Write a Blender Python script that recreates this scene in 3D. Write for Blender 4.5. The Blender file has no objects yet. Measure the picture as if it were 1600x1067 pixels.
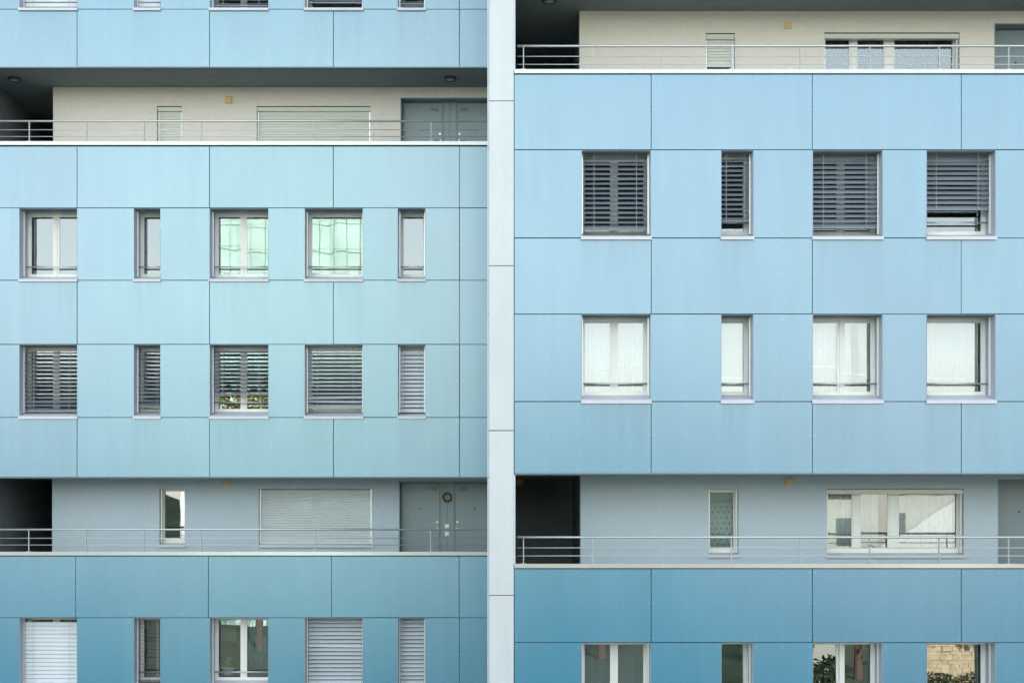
import bpy, bmesh, math, random
from mathutils import Vector
random.seed(7)
R = math.radians
sc = bpy.context.scene

# ------------------------------------------------------------------ camera, sky, sun, exposure
F = 50.0 / 36.0 * 1600.0          # focal length in photo pixels
CX, CY = 800.0, 790.0             # vanishing point of the frontal view (rise of the lens)
CAMZ = 7.7
cam_d = bpy.data.cameras.new('camera'); cam = bpy.data.objects.new('camera', cam_d)
sc.collection.objects.link(cam); sc.camera = cam
cam_d.sensor_width = 36.0; cam_d.lens = 50.0
cam_d.shift_x = 0.0; cam_d.shift_y = (CY - 533.5) / 1600.0
cam_d.clip_start = 0.1; cam_d.clip_end = 3000
cam.location = (0, 0, CAMZ); cam.rotation_euler = (R(90), 0, 0)

SUN_EL, SUN_AZ = 32.0, 15.0       # azimuth measured from +Y (behind the facade) towards +X
world = bpy.data.worlds.new('World'); sc.world = world; world.use_nodes = True
wn = world.node_tree.nodes; wl = world.node_tree.links
for n in list(wn): wn.remove(n)
wo = wn.new('ShaderNodeOutputWorld'); bg = wn.new('ShaderNodeBackground'); sky = wn.new('ShaderNodeTexSky')
sky.sky_type = 'NISHITA'; sky.sun_disc = False
sky.sun_elevation = R(SUN_EL); sky.sun_rotation = R(SUN_AZ)
sky.altitude = 300; sky.air_density = 1.55; sky.dust_density = 0.8; sky.ozone_density = 1.0
bg.inputs['Strength'].default_value = 0.12
milk = wn.new('ShaderNodeHueSaturation'); milk.inputs['Saturation'].default_value = 0.36     # thin high haze: the whole sky is milky
wl.new(sky.outputs[0], milk.inputs['Color']); wl.new(milk.outputs[0], bg.inputs[0]); wl.new(bg.outputs[0], wo.inputs[0])
sun_d = bpy.data.lights.new('sun', 'SUN'); sun = bpy.data.objects.new('sun', sun_d); sc.collection.objects.link(sun)
sun_d.energy = 5.0; sun_d.angle = R(0.5); sun_d.color = (1.0, 0.95, 0.87)
sdir = Vector((math.sin(R(SUN_AZ)) * math.cos(R(SUN_EL)), math.cos(R(SUN_AZ)) * math.cos(R(SUN_EL)), math.sin(R(SUN_EL))))
sun.rotation_euler = sdir.to_track_quat('Z', 'Y').to_euler(); sun.location = (40, 60, 60)
sc.view_settings.view_transform = 'Standard'; sc.view_settings.look = 'None'
sc.view_settings.gamma = 1.0; sc.view_settings.use_curve_mapping = False
sc.view_settings.exposure = 2.11

# ------------------------------------------------------------------ materials
MATS = {}
def mat(name, col, rough=0.6, spec=0.5, metal=0.0, noise=0.0, nscale=8.0, bump=0.0, bscale=60.0, stretch=(1, 1, 1), ior=1.5, objvar=0.0):
    m = bpy.data.materials.new(name); m.use_nodes = True
    nt = m.node_tree; N = nt.nodes; L = nt.links
    b = N['Principled BSDF']
    b.inputs['Roughness'].default_value = rough
    b.inputs['Metallic'].default_value = metal
    b.inputs['IOR'].default_value = ior
    b.inputs['Specular IOR Level'].default_value = spec
    b.inputs['Base Color'].default_value = (*col, 1)
    geo = N.new('ShaderNodeNewGeometry')
    mp = N.new('ShaderNodeMapping'); mp.inputs['Scale'].default_value = stretch
    L.new(geo.outputs['Position'], mp.inputs['Vector'])
    src = None
    if noise > 0:
        t = N.new('ShaderNodeTexNoise'); t.inputs['Scale'].default_value = nscale; t.inputs['Detail'].default_value = 6
        L.new(mp.outputs[0], t.inputs['Vector'])
        mr = N.new('ShaderNodeMapRange'); mr.inputs['From Min'].default_value = 0.3; mr.inputs['From Max'].default_value = 0.7
        mr.inputs['To Min'].default_value = 1 - noise; mr.inputs['To Max'].default_value = 1 + noise
        L.new(t.outputs['Fac'], mr.inputs['Value'])
        src = mr.outputs[0]
    if objvar > 0:
        oi = N.new('ShaderNodeObjectInfo'); mr2 = N.new('ShaderNodeMapRange')
        mr2.inputs['To Min'].default_value = 1 - objvar; mr2.inputs['To Max'].default_value = 1 + objvar
        L.new(oi.outputs['Random'], mr2.inputs['Value'])
        if src is None: src = mr2.outputs[0]
        else:
            mu = N.new('ShaderNodeMath'); mu.operation = 'MULTIPLY'
            L.new(src, mu.inputs[0]); L.new(mr2.outputs[0], mu.inputs[1]); src = mu.outputs[0]
    if src is not None:
        v = N.new('ShaderNodeVectorMath'); v.operation = 'SCALE'; v.inputs[0].default_value = col
        L.new(src, v.inputs['Scale']); L.new(v.outputs[0], b.inputs['Base Color'])
    if bump > 0:
        t2 = N.new('ShaderNodeTexNoise'); t2.inputs['Scale'].default_value = bscale; t2.inputs['Detail'].default_value = 4
        L.new(mp.outputs[0], t2.inputs['Vector'])
        bp = N.new('ShaderNodeBump'); bp.inputs['Strength'].default_value = bump; bp.inputs['Distance'].default_value = 0.01
        L.new(t2.outputs['Fac'], bp.inputs['Height']); L.new(bp.outputs[0], b.inputs['Normal'])
    MATS[name] = m
    return m

def panel_material(name, col, rough, ior, var=0.05):
    """through-coloured fibre-cement board: fine brushed grain, faint rain streaks, board to board difference"""
    m = bpy.data.materials.new(name); m.use_nodes = True
    nt = m.node_tree; N = nt.nodes; L = nt.links; N.remove(N['Principled BSDF'])
    b = N.new('ShaderNodeBsdfDiffuse'); gl = N.new('ShaderNodeBsdfGlossy'); gl.distribution = 'BECKMANN'
    fr = N.new('ShaderNodeFresnel'); fr.inputs['IOR'].default_value = ior; mx = N.new('ShaderNodeMixShader')
    L.new(fr.outputs[0], mx.inputs[0]); L.new(b.outputs[0], mx.inputs[1]); L.new(gl.outputs[0], mx.inputs[2]); L.new(mx.outputs[0], N['Material Output'].inputs[0])
    geo = N.new('ShaderNodeNewGeometry')
    def noise(scale, stretch, lo, hi, det=5):
        mp = N.new('ShaderNodeMapping'); mp.inputs['Scale'].default_value = stretch
        L.new(geo.outputs['Position'], mp.inputs['Vector'])
        t = N.new('ShaderNodeTexNoise'); t.inputs['Scale'].default_value = scale; t.inputs['Detail'].default_value = det
        L.new(mp.outputs[0], t.inputs['Vector'])
        mr = N.new('ShaderNodeMapRange'); mr.inputs['From Min'].default_value = .3; mr.inputs['From Max'].default_value = .7
        mr.inputs['To Min'].default_value = lo; mr.inputs['To Max'].default_value = hi
        L.new(t.outputs['Fac'], mr.inputs['Value']); return mr.outputs[0], t.outputs['Fac']
    a, _ = noise(1.1, (1, 1, .6), 1 - var, 1 + var)
    s, _ = noise(5.0, (1, 1, .08), 1 - var * .7, 1 + var * .7)
    g, gf = noise(42, (1, 1, 1), 1 - var, 1 + var, 3)
    oi = N.new('ShaderNodeObjectInfo'); mr = N.new('ShaderNodeMapRange')
    mr.inputs['To Min'].default_value = 1 - var * .6; mr.inputs['To Max'].default_value = 1 + var * .6
    L.new(oi.outputs['Random'], mr.inputs['Value'])
    def M(op, p, q, clamp=False):
        n = N.new('ShaderNodeMath'); n.operation = op; n.use_clamp = clamp
        for k, w in enumerate((p, q)):
            if isinstance(w, (int, float)): n.inputs[k].default_value = w
            else: L.new(w, n.inputs[k])
        return n.outputs[0]
    def prop(k):
        n = N.new('ShaderNodeAttribute'); n.attribute_type = 'OBJECT'; n.attribute_name = k; return n.outputs['Fac']
    sp = N.new('ShaderNodeSeparateXYZ'); L.new(geo.outputs['Position'], sp.inputs[0])
    msk = 0.0
    for p, q in (('sill_a', 'sill_b'), ('sill_c', 'sill_d')):      # run-off below the sill ends and between them
        e = M('MULTIPLY', M('MULTIPLY', M('SUBTRACT', sp.outputs['X'], prop(p)), 9.0, True), M('MULTIPLY', M('SUBTRACT', prop(q), sp.outputs['X']), 9.0, True))
        msk = M('MAXIMUM', msk, e)
    fade = M('SUBTRACT', 1.0, M('MULTIPLY', M('SUBTRACT', prop('board_top'), sp.outputs['Z']), .9), True)
    st, _ = noise(7.0, (1.6, 1, .05), .15, 1.0, 4)
    stain = M('SUBTRACT', 1.0, M('MULTIPLY', M('MULTIPLY', M('MULTIPLY', msk, fade), st), .08))
    cur = M('MULTIPLY', a, stain)
    gcol = N.new('ShaderNodeCombineColor'); gv = M('MULTIPLY', M('MULTIPLY', stain, s), mr.outputs[0])
    for k in range(3): L.new(gv, gcol.inputs[k])
    L.new(gcol.outputs[0], gl.inputs['Color'])
    for x in (s, g, mr.outputs[0]):
        mu = N.new('ShaderNodeMath'); mu.operation = 'MULTIPLY'; L.new(cur, mu.inputs[0]); L.new(x, mu.inputs[1]); cur = mu.outputs[0]
    v = N.new('ShaderNodeVectorMath'); v.operation = 'SCALE'; v.inputs[0].default_value = col
    L.new(cur, v.inputs['Scale']); L.new(v.outputs[0], b.inputs['Color'])
    rr, _ = noise(.7, (1, 1, .6), rough - .012, rough + .012, 1)
    L.new(rr, gl.inputs['Roughness'])
    bp = N.new('ShaderNodeBump'); bp.inputs['Strength'].default_value = .03; bp.inputs['Distance'].default_value = .004
    L.new(gf, bp.inputs['Height']); L.new(bp.outputs[0], b.inputs['Normal']); L.new(bp.outputs[0], gl.inputs['Normal'])
    MATS[name] = m; return m

def glass_material(name, ior, tint):
    m = bpy.data.materials.new(name); m.use_nodes = True
    nt = m.node_tree; N = nt.nodes; L = nt.links
    for n in list(N): N.remove(n)
    out = N.new('ShaderNodeOutputMaterial'); mix = N.new('ShaderNodeMixShader')
    tr = N.new('ShaderNodeBsdfTransparent'); tr.inputs[0].default_value = (*tint, 1)
    gl = N.new('ShaderNodeBsdfGlossy'); gl.inputs['Roughness'].default_value = 0.0; gl.inputs['Color'].default_value = (.88, .96, 1, 1)
    fr = N.new('ShaderNodeFresnel'); fr.inputs['IOR'].default_value = ior
    geo = N.new('ShaderNodeNewGeometry'); t = N.new('ShaderNodeTexNoise'); t.inputs['Scale'].default_value = 1.6; t.inputs['Detail'].default_value = 1
    L.new(geo.outputs['Position'], t.inputs['Vector'])
    bp = N.new('ShaderNodeBump'); bp.inputs['Strength'].default_value = .02; bp.inputs['Distance'].default_value = .02
    L.new(t.outputs['Fac'], bp.inputs['Height']); L.new(bp.outputs[0], gl.inputs['Normal'])
    L.new(fr.outputs[0], mix.inputs[0]); L.new(tr.outputs[0], mix.inputs[1]); L.new(gl.outputs[0], mix.inputs[2])
    L.new(mix.outputs[0], out.inputs[0])
    MATS[name] = m; return m

panel_material('blue_board', (.012, .200, .340), .295, 2.30, .034)
panel_material('white_board', (.56, .59, .625), .40, 1.62, .03)
glass_material('glass', 2.6, (.90, .92, .92))
mat('backing', (.035, .05, .06), .9)
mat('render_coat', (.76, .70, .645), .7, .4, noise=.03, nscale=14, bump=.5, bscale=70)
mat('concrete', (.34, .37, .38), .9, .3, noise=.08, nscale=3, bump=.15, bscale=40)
mat('render_shaded', (.47, .555, .625), .7, .4, noise=.03, nscale=14, bump=.5, bscale=70)  # same render coat, with the cool shade of the lower galleries put into the colour
mat('corridor_shade', (.20, .23, .25), .8, .3, noise=.08, nscale=5)  # gallery render darkened in colour to stand in for shade inside the corridors
mat('drip', (.15, .17, .18), .6)
mat('steel_post', (.40, .42, .43), .5, .4, .3)
mat('slat_shaded', (.56, .62, .64), .45, .4)  # cream shutter slats with the lower gallery's cool shade coloured in
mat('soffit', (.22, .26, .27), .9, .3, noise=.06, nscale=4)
mat('aluminium', (.72, .74, .77), .38, .5, .0, noise=.03, nscale=5)
mat('bright_rail', (.78, .79, .80), .3, .5, .35)
mat('steel', (.58, .60, .61), .34, .5, .7)
mat('coping', (.44, .44, .43), .2, .5, .0, noise=.06, nscale=3, ior=2.6)
mat('reveal_sheet', (.36, .41, .48), .45, .5, noise=.03, nscale=4)
mat('sill_sheet', (.58, .61, .67), .42, .5, noise=.04, nscale=5)
mat('pvc', (.82, .81, .77), .35, .5)
mat('slat_grey', (.18, .21, .25), .38, .6, .15)
mat('slat_light', (.66, .69, .75), .4, .5)
mat('slat_mid', (.43, .47, .51), .36, .6, .1)
mat('slat_dark', (.045, .05, .055), .4, .5)
mat('room_black', (.02, .02, .02), .9)
mat('slat_cream', (.70, .69, .63), .45, .4)
mat('slat_white', (.60, .64, .69), .4, .5)
mat('cord', (.45, .46, .46), .7)
mat('door_paint', (.20, .26, .29), .35, .6, noise=.02, nscale=3)
mat('door_dark', (.05, .07, .08), .6)
mat('numeral', (.05, .12, .20), .6)
mat('yellow_cover', (.72, .53, .24), .55, .4)
mat('white_plastic', (.82, .82, .76), .4)
mat('grey_plastic', (.18, .20, .20), .5)
mat('lamp_ring', (.03, .035, .035), .5)
mat('lamp_glass', (.40, .45, .46), .4)
mat('room_wall', (.30, .29, .27), .9, .2, noise=.05, nscale=2)
mat('room_dark', (.05, .055, .055), .9, .2)
mat('curtain_white', (.74, .77, .80), .9, .1, noise=.05, nscale=6, stretch=(6, 1, .1))
mat('curtain_cream', (.72, .66, .50), .9, .1)
mat('curtain_grey', (.09, .11, .10), .9, .1, noise=.15, nscale=6, stretch=(6, 1, .1))
mat('curtain_blue', (.13, .24, .33), .9, .1, noise=.15, nscale=6, stretch=(8, 1, .1))
mat('curtain_pale', (.70, .78, .78), .9, .1, noise=.12, nscale=6, stretch=(8, 1, .1))
mat('curtain_dotted', (.80, .88, .92), .9, .1)
mat('dot_dark', (.03, .06, .09), .9)
mat('wreath_twig', (.16, .10, .05), .9)
mat('wreath_leaf', (.22, .18, .05), .8)
mat('plant_leaf', (.36, .48, .34), .6)
mat('bowl', (.75, .82, .86), .3)
mat('furniture', (.05, .06, .055), .6)
mat('poster', (.30, .36, .28), .8, noise=.1, nscale=20)
mat('wine_cloth', (.16, .02, .04), .9)
mat('roofing', (.12, .12, .12), .9)
mat('asphalt', (.06, .06, .06), .9, noise=.2, nscale=.6)
mat('grass', (.045, .060, .035), .9, noise=.3, nscale=2)
mat('net_green', (.50, .67, .59), .7, .2, noise=.10, nscale=.5)
mat('tube', (.40, .52, .47), .5, metal=.4)
mat('stone', (.46, .37, .24), .9, noise=.25, nscale=3, bump=.4, bscale=8)
mat('cream_wall', (.33, .32, .28), .9, noise=.06, nscale=2)
mat('tile', (.28, .14, .09), .9, noise=.2, nscale=4)
mat('bark', (.10, .07, .05), .95, noise=.3, nscale=8)
mat('leaf_dark', (.035, .06, .02), .7, objvar=.2, noise=.4, nscale=1.5)
mat('leaf_yellow', (.30, .22, .03), .7, noise=.4, nscale=1.5)
mat('hill_wood', (.025, .042, .026), .9, .1, noise=.4, nscale=.15)
mat('stair_white', (.45, .44, .42), .8)
mat('mast_white', (.80, .78, .72), .6)

# ------------------------------------------------------------------ helpers
COL = sc.collection
class MB:
    def __init__(s): s.v = []; s.f = []; s.m = []
    def add(s, vs, fs, mi=0):
        k = len(s.v); s.v += [tuple(q) for q in vs]
        for f in fs: s.f.append(tuple(i + k for i in f)); s.m.append(mi)
    def box(s, x0, x1, y0, y1, z0, z1, mi=0):
        s.add([(x0, y0, z0), (x1, y0, z0), (x1, y1, z0), (x0, y1, z0), (x0, y0, z1), (x1, y0, z1), (x1, y1, z1), (x0, y1, z1)],
              [(0, 3, 2, 1), (4, 5, 6, 7), (0, 1, 5, 4), (1, 2, 6, 5), (2, 3, 7, 6), (3, 0, 4, 7)], mi)
    def prism_x(s, x0, x1, prof, mi=0):       # prof: (y,z) points, closed, swept along x
        n = len(prof)
        s.add([(x0, y, z) for y, z in prof] + [(x1, y, z) for y, z in prof],
              [(i, (i + 1) % n, (i + 1) % n + n, i + n) for i in range(n)] + [tuple(range(n))[::-1], tuple(range(n, 2 * n))], mi)
    def tube(s, a, b, r, n=8, r2=None, mi=0):
        a = Vector(a); b = Vector(b); d = (b - a).normalized(); u = d.orthogonal().normalized(); w = d.cross(u)
        r2 = r if r2 is None else r2
        vs = [a + (u * math.cos(2 * math.pi * i / n) + w * math.sin(2 * math.pi * i / n)) * r for i in range(n)]
        vs += [b + (u * math.cos(2 * math.pi * i / n) + w * math.sin(2 * math.pi * i / n)) * r2 for i in range(n)]
        s.add(vs, [(i, (i + 1) % n, (i + 1) % n + n, i + n) for i in range(n)] + [tuple(range(n))[::-1], tuple(range(n, 2 * n))], mi)
    def mesh(s, name, mats, origin=(0, 0, 0), smooth=False):
        me = bpy.data.meshes.new(name); ox, oy, oz = origin
        me.from_pydata([(x - ox, y - oy, z - oz) for x, y, z in s.v], [], s.f)
        mats = [mats] if isinstance(mats, str) else mats
        for q in mats: me.materials.append(MATS[q])
        for p, i in zip(me.polygons, s.m): p.material_index = i; p.use_smooth = smooth
        bm = bmesh.new(); bm.from_mesh(me); bmesh.ops.recalc_face_normals(bm, faces=bm.faces); bm.to_mesh(me); bm.free()
        return me
WO = {}
def link(name, data, origin, parent=None):
    o = bpy.data.objects.new(name, data); COL.objects.link(o)
    origin = Vector(origin); WO[o] = origin
    if parent is not None: o.parent = parent; o.location = origin - WO[parent]
    else: o.location = origin
    return o
def build(name, mb, m, parent=None, origin=None, smooth=False):
    if origin is None:
        xs = [v[0] for v in mb.v]; ys = [v[1] for v in mb.v]; zs = [v[2] for v in mb.v]
        origin = ((min(xs) + max(xs)) / 2, (min(ys) + max(ys)) / 2, min(zs))
    return link(name, mb.mesh(name, m, origin, smooth), origin, parent)
def tag(o, label, cat, group=None, kind=None):
    o['label'] = label; o['category'] = cat
    if group: o['group'] = group
    if kind: o['kind'] = kind
    return o
def structure(o): o['kind'] = 'structure'; return o
def PX(px, Y): return (px - CX) * Y / F
def PZ(py, Y): return CAMZ - (py - CY) * Y / F

def wall_grid(mb, x0, x1, z0, z1, y0, y1, holes):
    """a wall of boxes with rectangular openings left out; holes = (x0,x1,z0,z1)"""
    zs = sorted({z0, z1, *[min(max(h[2], z0), z1) for h in holes], *[min(max(h[3], z0), z1) for h in holes]})
    for a, b in zip(zs, zs[1:]):
        if b - a < 1e-5: continue
        c = (a + b) / 2
        cuts = sorted([(max(h[0], x0), min(h[1], x1)) for h in holes if h[2] < c < h[3]])
        x = x0
        for p, q in cuts:
            if p > x + 1e-5: mb.box(x, p, y0, y1, a, b)
            x = max(x, q)
        if x < x1 - 1e-5: mb.box(x, x1, y0, y1, a, b)

# ------------------------------------------------------------------ the ground
g = MB(); g.add([(-700, -700, 0), (700, -700, 0), (700, 700, 0), (-700, 700, 0)], [(0, 1, 2, 3)])
structure(build('ground', g, 'grass', origin=(0, 0, 0)))
g = MB(); g.box(-120, 120, -6, 22, -.3, .004)
structure(build('road', g, 'asphalt', origin=(0, 0, 0)))

# ------------------------------------------------------------------ building blocks of both facades
DL, DR = 29.2, 24.21
GAP = .0055
HOLES = {}; SCREWS = {}
def panel(b, px0, px1, py0, py1, cols=(), rows=(6, .5, -6), sills=()):
    """one cladding board given in photo pixels on the facade plane of building b"""
    D = b['D']; x0, x1 = PX(px0, D), PX(px1, D); z1, z0 = PZ(py0, D), PZ(py1, D)
    mb = MB(); e = .002; j = random.uniform(-.0015, .0015)
    x0 += GAP + random.uniform(-.0015, .0015); x1 -= GAP + random.uniform(-.0015, .0015); z0 += GAP + random.uniform(-.0015, .0015); z1 -= GAP + random.uniform(-.0015, .0015)
    yf, yb = D + j, D + .012
    mb.add([(x0 + e, yf, z0 + e), (x1 - e, yf, z0 + e), (x1 - e, yf, z1 - e), (x0 + e, yf, z1 - e),
            (x0, yf + e, z0), (x1, yf + e, z0), (x1, yf + e, z1), (x0, yf + e, z1), (x0, yb, z0), (x1, yb, z0), (x1, yb, z1), (x0, yb, z1)],
           [(0, 1, 2, 3), (0, 4, 5, 1), (1, 5, 6, 2), (2, 6, 7, 3), (3, 7, 4, 0), (4, 8, 9, 5), (5, 9, 10, 6), (6, 10, 11, 7), (7, 11, 8, 4), (8, 11, 10, 9)])
    o = build('panel', mb, b['board'], b['root'])
    o['board_top'] = z1
    pr = [(max(PX(a, D) - .06, x0), min(PX(c, D) + .06, x1)) for a, c in sills if c > px0 and a < px1][:2]
    for k, v in zip(('sill_a', 'sill_b', 'sill_c', 'sill_d'), [w for q in pr for w in q] + [-900.0] * 4): o[k] = float(v)
    for c in cols:
        if px0 + 2.5 <= c <= px1 - 2.5:
            for r in rows:
                py = py0 + r if r >= 1 else (py1 + r if r < 0 else py0 + (py1 - py0) * r)
                SCREWS[b['key']].append((PX(c, D), yf, PZ(py, D)))
    return o

def screws(b):
    mb = MB()
    for x, y, z in SCREWS[b['key']]:
        n = 8; r = .009
        ring = [(x + math.cos(i * math.tau / n) * r, y, z + math.sin(i * math.tau / n) * r) for i in range(n)]
        top = [(x + math.cos(i * math.tau / n) * r * .6, y - .003, z + math.sin(i * math.tau / n) * r * .6) for i in range(n)]
        mb.add(ring + top, [(i, (i + 1) % n, (i + 1) % n + n, i + n) for i in range(n)] + [tuple(range(n, 2 * n))])
    o = build('screw_heads', mb, 'screw', b['root'], smooth=True); o['kind'] = 'stuff'
mat('screw', (.34, .52, .62), .4, .6)

def room(b, x0, x1, z0, z1, y, depth=2.6, m='room_wall', side=.22):
    mb = MB(); X0, X1, Z0, Z1, Y1 = x0 - side, x1 + side, z0 - .55, z1 + .12, y + depth
    t = .05
    mb.box(X0 - t, X0, y, Y1, Z0, Z1); mb.box(X1, X1 + t, y, Y1, Z0, Z1)
    mb.box(X0 - t, X1 + t, y, Y1, Z1, Z1 + t); mb.box(X0 - t, X1 + t, y, Y1, Z0 - t, Z0)
    mb.box(X0 - t, X1 + t, Y1, Y1 + t, Z0 - t, Z1 + t)
    wall_grid(mb, X0 - t, X1 + t, Z0 - t, Z1 + t, y - .03, y, [(x0, x1, z0, z1)])
    return build('room', mb, m, b['root'])

SLATS = {}
def slat_mesh(w, width, tilt, crown, m):
    key = (round(w, 3), width, round(tilt, 2), m)
    if key not in SLATS:
        mb = MB(); n = 6; up = []; lo = []
        for i in range(n + 1):
            t = i / n * 2 - 1
            a = t * width / 2; h = crown * (1 - t * t)
            c, s = math.cos(tilt), math.sin(tilt)
            for lst, hh in ((up, h + .0006), (lo, h - .0006)):
                lst.append((a * c - hh * s * -1 * -1, a * s + hh * c))   # front edge (a<0) low for tilt>0
        prof = up + lo[::-1]
        mb.prism_x(-w / 2, w / 2, prof)
        SLATS[key] = mb.mesh('slat', m, smooth=False)
    return SLATS[key]

def venetian(b, x0, x1, ztop, zbot, y, tilt, pitch=.083, m='slat_grey', bent=()):
    """outside venetian blind: bottom bar is the part, its slats and cords are sub-parts"""
    mb = MB(); mb.box(x0 + .01, x1 - .01, y - .022, y + .022, zbot, zbot + .022)
    o = build('blind', mb, m, b['root'])
    hb = MB(); hb.box(x0 + .005, x1 - .005, y - .035, y + .035, ztop - .045, ztop - .002); build('head_rail', hb, m, o)
    n = max(1, int((ztop - .05 - zbot - .02) / pitch)); w = x1 - x0 - .016
    me = slat_mesh(w, .082, R(tilt), .005, m)
    for i in range(n):
        z = zbot + .055 + i * pitch
        if z > ztop - .05: break
        s = link('slat', me, ((x0 + x1) / 2, y, z), o)
        s.rotation_euler = (R(random.gauss(0, 3.0)), R(random.gauss(0, .13)), 0)
        if i in bent: s.rotation_euler = (R(random.uniform(10, 18)), R(random.choice((-.6, .6))), 0)
    for f in (.17, .83):
        c = MB(); xx = x0 + (x1 - x0) * f
        c.box(xx - .003, xx + .003, y - .045, y - .041, zbot + .02, ztop - .045)
        c.box(xx - .0025, xx + .0025, y + .041, y + .045, zbot + .02, ztop - .045)
        build('cord', c, 'cord', o)
    return o

def roller(b, x0, x1, ztop, zbot, y, pitch=.055, m='slat_cream'):
    mb = MB(); mb.box(x0, x1, y - .014, y + .016, zbot, zbot + .06)
    o = build('shutter', mb, m, b['root'])
    key = ('roll', round(x1 - x0, 3), pitch, m)
    if key not in SLATS:
        q = MB(); w = (x1 - x0) / 2; p = pitch
        q.prism_x(-w, w, [(-.006, 0), (-.009, p * .2), (-.010, p * .5), (-.008, p * .85), (-.004, p * .93), (.006, p * .93), (.006, 0)])
        SLATS[key] = q.mesh('slat', m)
    z = zbot + .062
    while z + pitch < ztop:
        link('slat', SLATS[key], ((x0 + x1) / 2, y, z), o); z += pitch
    return o

def sashes(win, x0, x1, z0, z1, y, splits, prof=.05, y_in=.012, tilt=None, bar=0):
    """sash frames with a glass pane each; splits = list of (x0,x1)"""
    for k, (a, c) in enumerate(splits):
        mb = MB(); p = prof
        mb.box(a, c, y + y_in, y + .065, z0, z0 + p); mb.box(a, c, y + y_in, y + .065, z1 - p, z1)
        mb.box(a, a + p, y + y_in, y + .065, z0 + p, z1 - p); mb.box(c - p, c, y + y_in, y + .065, z0 + p, z1 - p)
        s = build('sash', mb, 'pvc', win, origin=((a + c) / 2, y + .04, z0))
        q = MB(); q.box(a + p - .004, c - p + .004, y + y_in + .018, y + y_in + .024, z0 + p - .004, z1 - p + .004)
        me = q.mesh('pane', ['glass', 'clear'], ((a + c) / 2, y + .04, z0))
        for pl in me.polygons: pl.material_index = 0 if pl.normal.y < -.5 else 1
        pn = link('pane', me, ((a + c) / 2, y + .04, z0), win)
        pn.rotation_euler = (R(random.gauss(0, .10)), 0, R(random.gauss(0, .10)))
        if tilt and k in tilt:
            s.rotation_euler = (R(-tilt[k]), 0, 0); pn.rotation_euler = (R(-tilt[k]), 0, 0)
def clear_mat():
    m = bpy.data.materials.new('clear'); m.use_nodes = True; N = m.node_tree.nodes
    for n in list(N): N.remove(n)
    o = N.new('ShaderNodeOutputMaterial'); t = N.new('ShaderNodeBsdfTransparent'); m.node_tree.links.new(t.outputs[0], o.inputs[0]); MATS['clear'] = m
clear_mat()

REV = .50
def window(b, px0, px1, py0, py1, panes=1, bar=True, blind=None, tilt=None, room_m='room_wall', rail_left=True):
    """punched facade window; py1 = joint under the window"""
    D = b['D']; x0, x1 = PX(px0, D), PX(px1, D); z1, z0 = PZ(py0 + 1, D), PZ(py1, D)
    b['holes'].append((x0 - .006, x1 + .006, z0 - .02, z1 + .006))
    yf = D + REV
    # outer frame is the part
    mb = MB(); t = .028; zb = z0 + .135
    mb.box(x0, x1, yf, yf + .08, z1 - t, z1); mb.box(x0, x1, yf, yf + .08, zb, zb + t)
    mb.box(x0, x0 + t, yf, yf + .08, zb + t, z1 - t); mb.box(x1 - t, x1, yf, yf + .08, zb + t, z1 - t)
    mid = (x0 + x1) / 2
    if panes == 2: mb.box(mid - .022, mid + .022, yf - .006, yf + .08, zb + t, z1 - t)
    w = build('window', mb, 'pvc', b['root'])
    sp = [(x0 + t - .004, mid - .018), (mid + .018, x1 - t + .004)] if panes == 2 else [(x0 + t - .004, x1 - t + .004)]
    sashes(w, x0, x1, zb + t - .004, z1 - t + .004, yf, sp, tilt=tilt)
    # sheet-metal reveal: two jambs and the head
    r = MB(); k = .005
    r.box(x0 - k, x0, D - .004, yf + .02, z0 + .02, z1 + k); r.box(x1, x1 + k, D - .004, yf + .02, z0 + .02, z1 + k)
    r.box(x0, x1, D - .004, D + .15, z1, z1 + k); r.box(x0, x1, D + .32, yf + .02, z1, z1 + k)
    r.box(x0, x1, D + .15, D + .155, z1 + k, z1 + .12); r.box(x0, x1, D + .315, D + .32, z1 + k, z1 + .12); r.box(x0, x1, D + .15, D + .32, z1 + .12, z1 + .125)
    build('reveal', r, 'reveal_sheet', w)
    # sloped sill
    s = MB(); zf = z0 - .035; o = .016
    s.prism_x(x0 - o, x1 + o, [(D - .045, zf), (D - .045, zf + .052), (D - .040, zf + .056), (D - .0041, zf + .066), (D - .0041, zf)])
    s.prism_x(x0 + .001, x1 - .001, [(D - .0041, zf + .03), (D - .0041, zf + .066), (yf + .03, zf + .056 + .135), (yf + .03, zf + .1)])
    build('sill', s, 'sill_sheet', w)
    # guide rails
    for xx in (x0 + .004, x1 - .030):
        q = MB(); q.box(xx, xx + .026, D + .215, D + .255, z0 + .11, z1 - .004); build('guide_rail', q, 'bright_rail', w)
    if bar:
        q = MB(); zz = zb + .20; q.tube((x0 + .001, D + .38, zz), (x1 - .001, D + .38, zz), .016, 10); build('safety_bar', q, 'steel', w, smooth=True)
    if blind:
        zbot = PZ(blind['to'], D + .235)
        venetian(b, x0 + .032, x1 - .032, z1 + .03, zbot, D + .235, blind['tilt'], m=blind.get('m', 'slat_grey'), bent=blind.get('bent', ()))
    else:
        q = MB(); q.box(x0 + .034, x1 - .034, D + .185, D + .285, z1 + .0, z1 + .05)
        q.box(x0 + .034, x1 - .034, D + .195, D + .275, z1 - .012, z1 - .001); build('raised_blind', q, 'slat_grey', b['root'])
    room(b, x0, x1, zb, z1, yf + .10, m=room_m)
    return w

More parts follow.
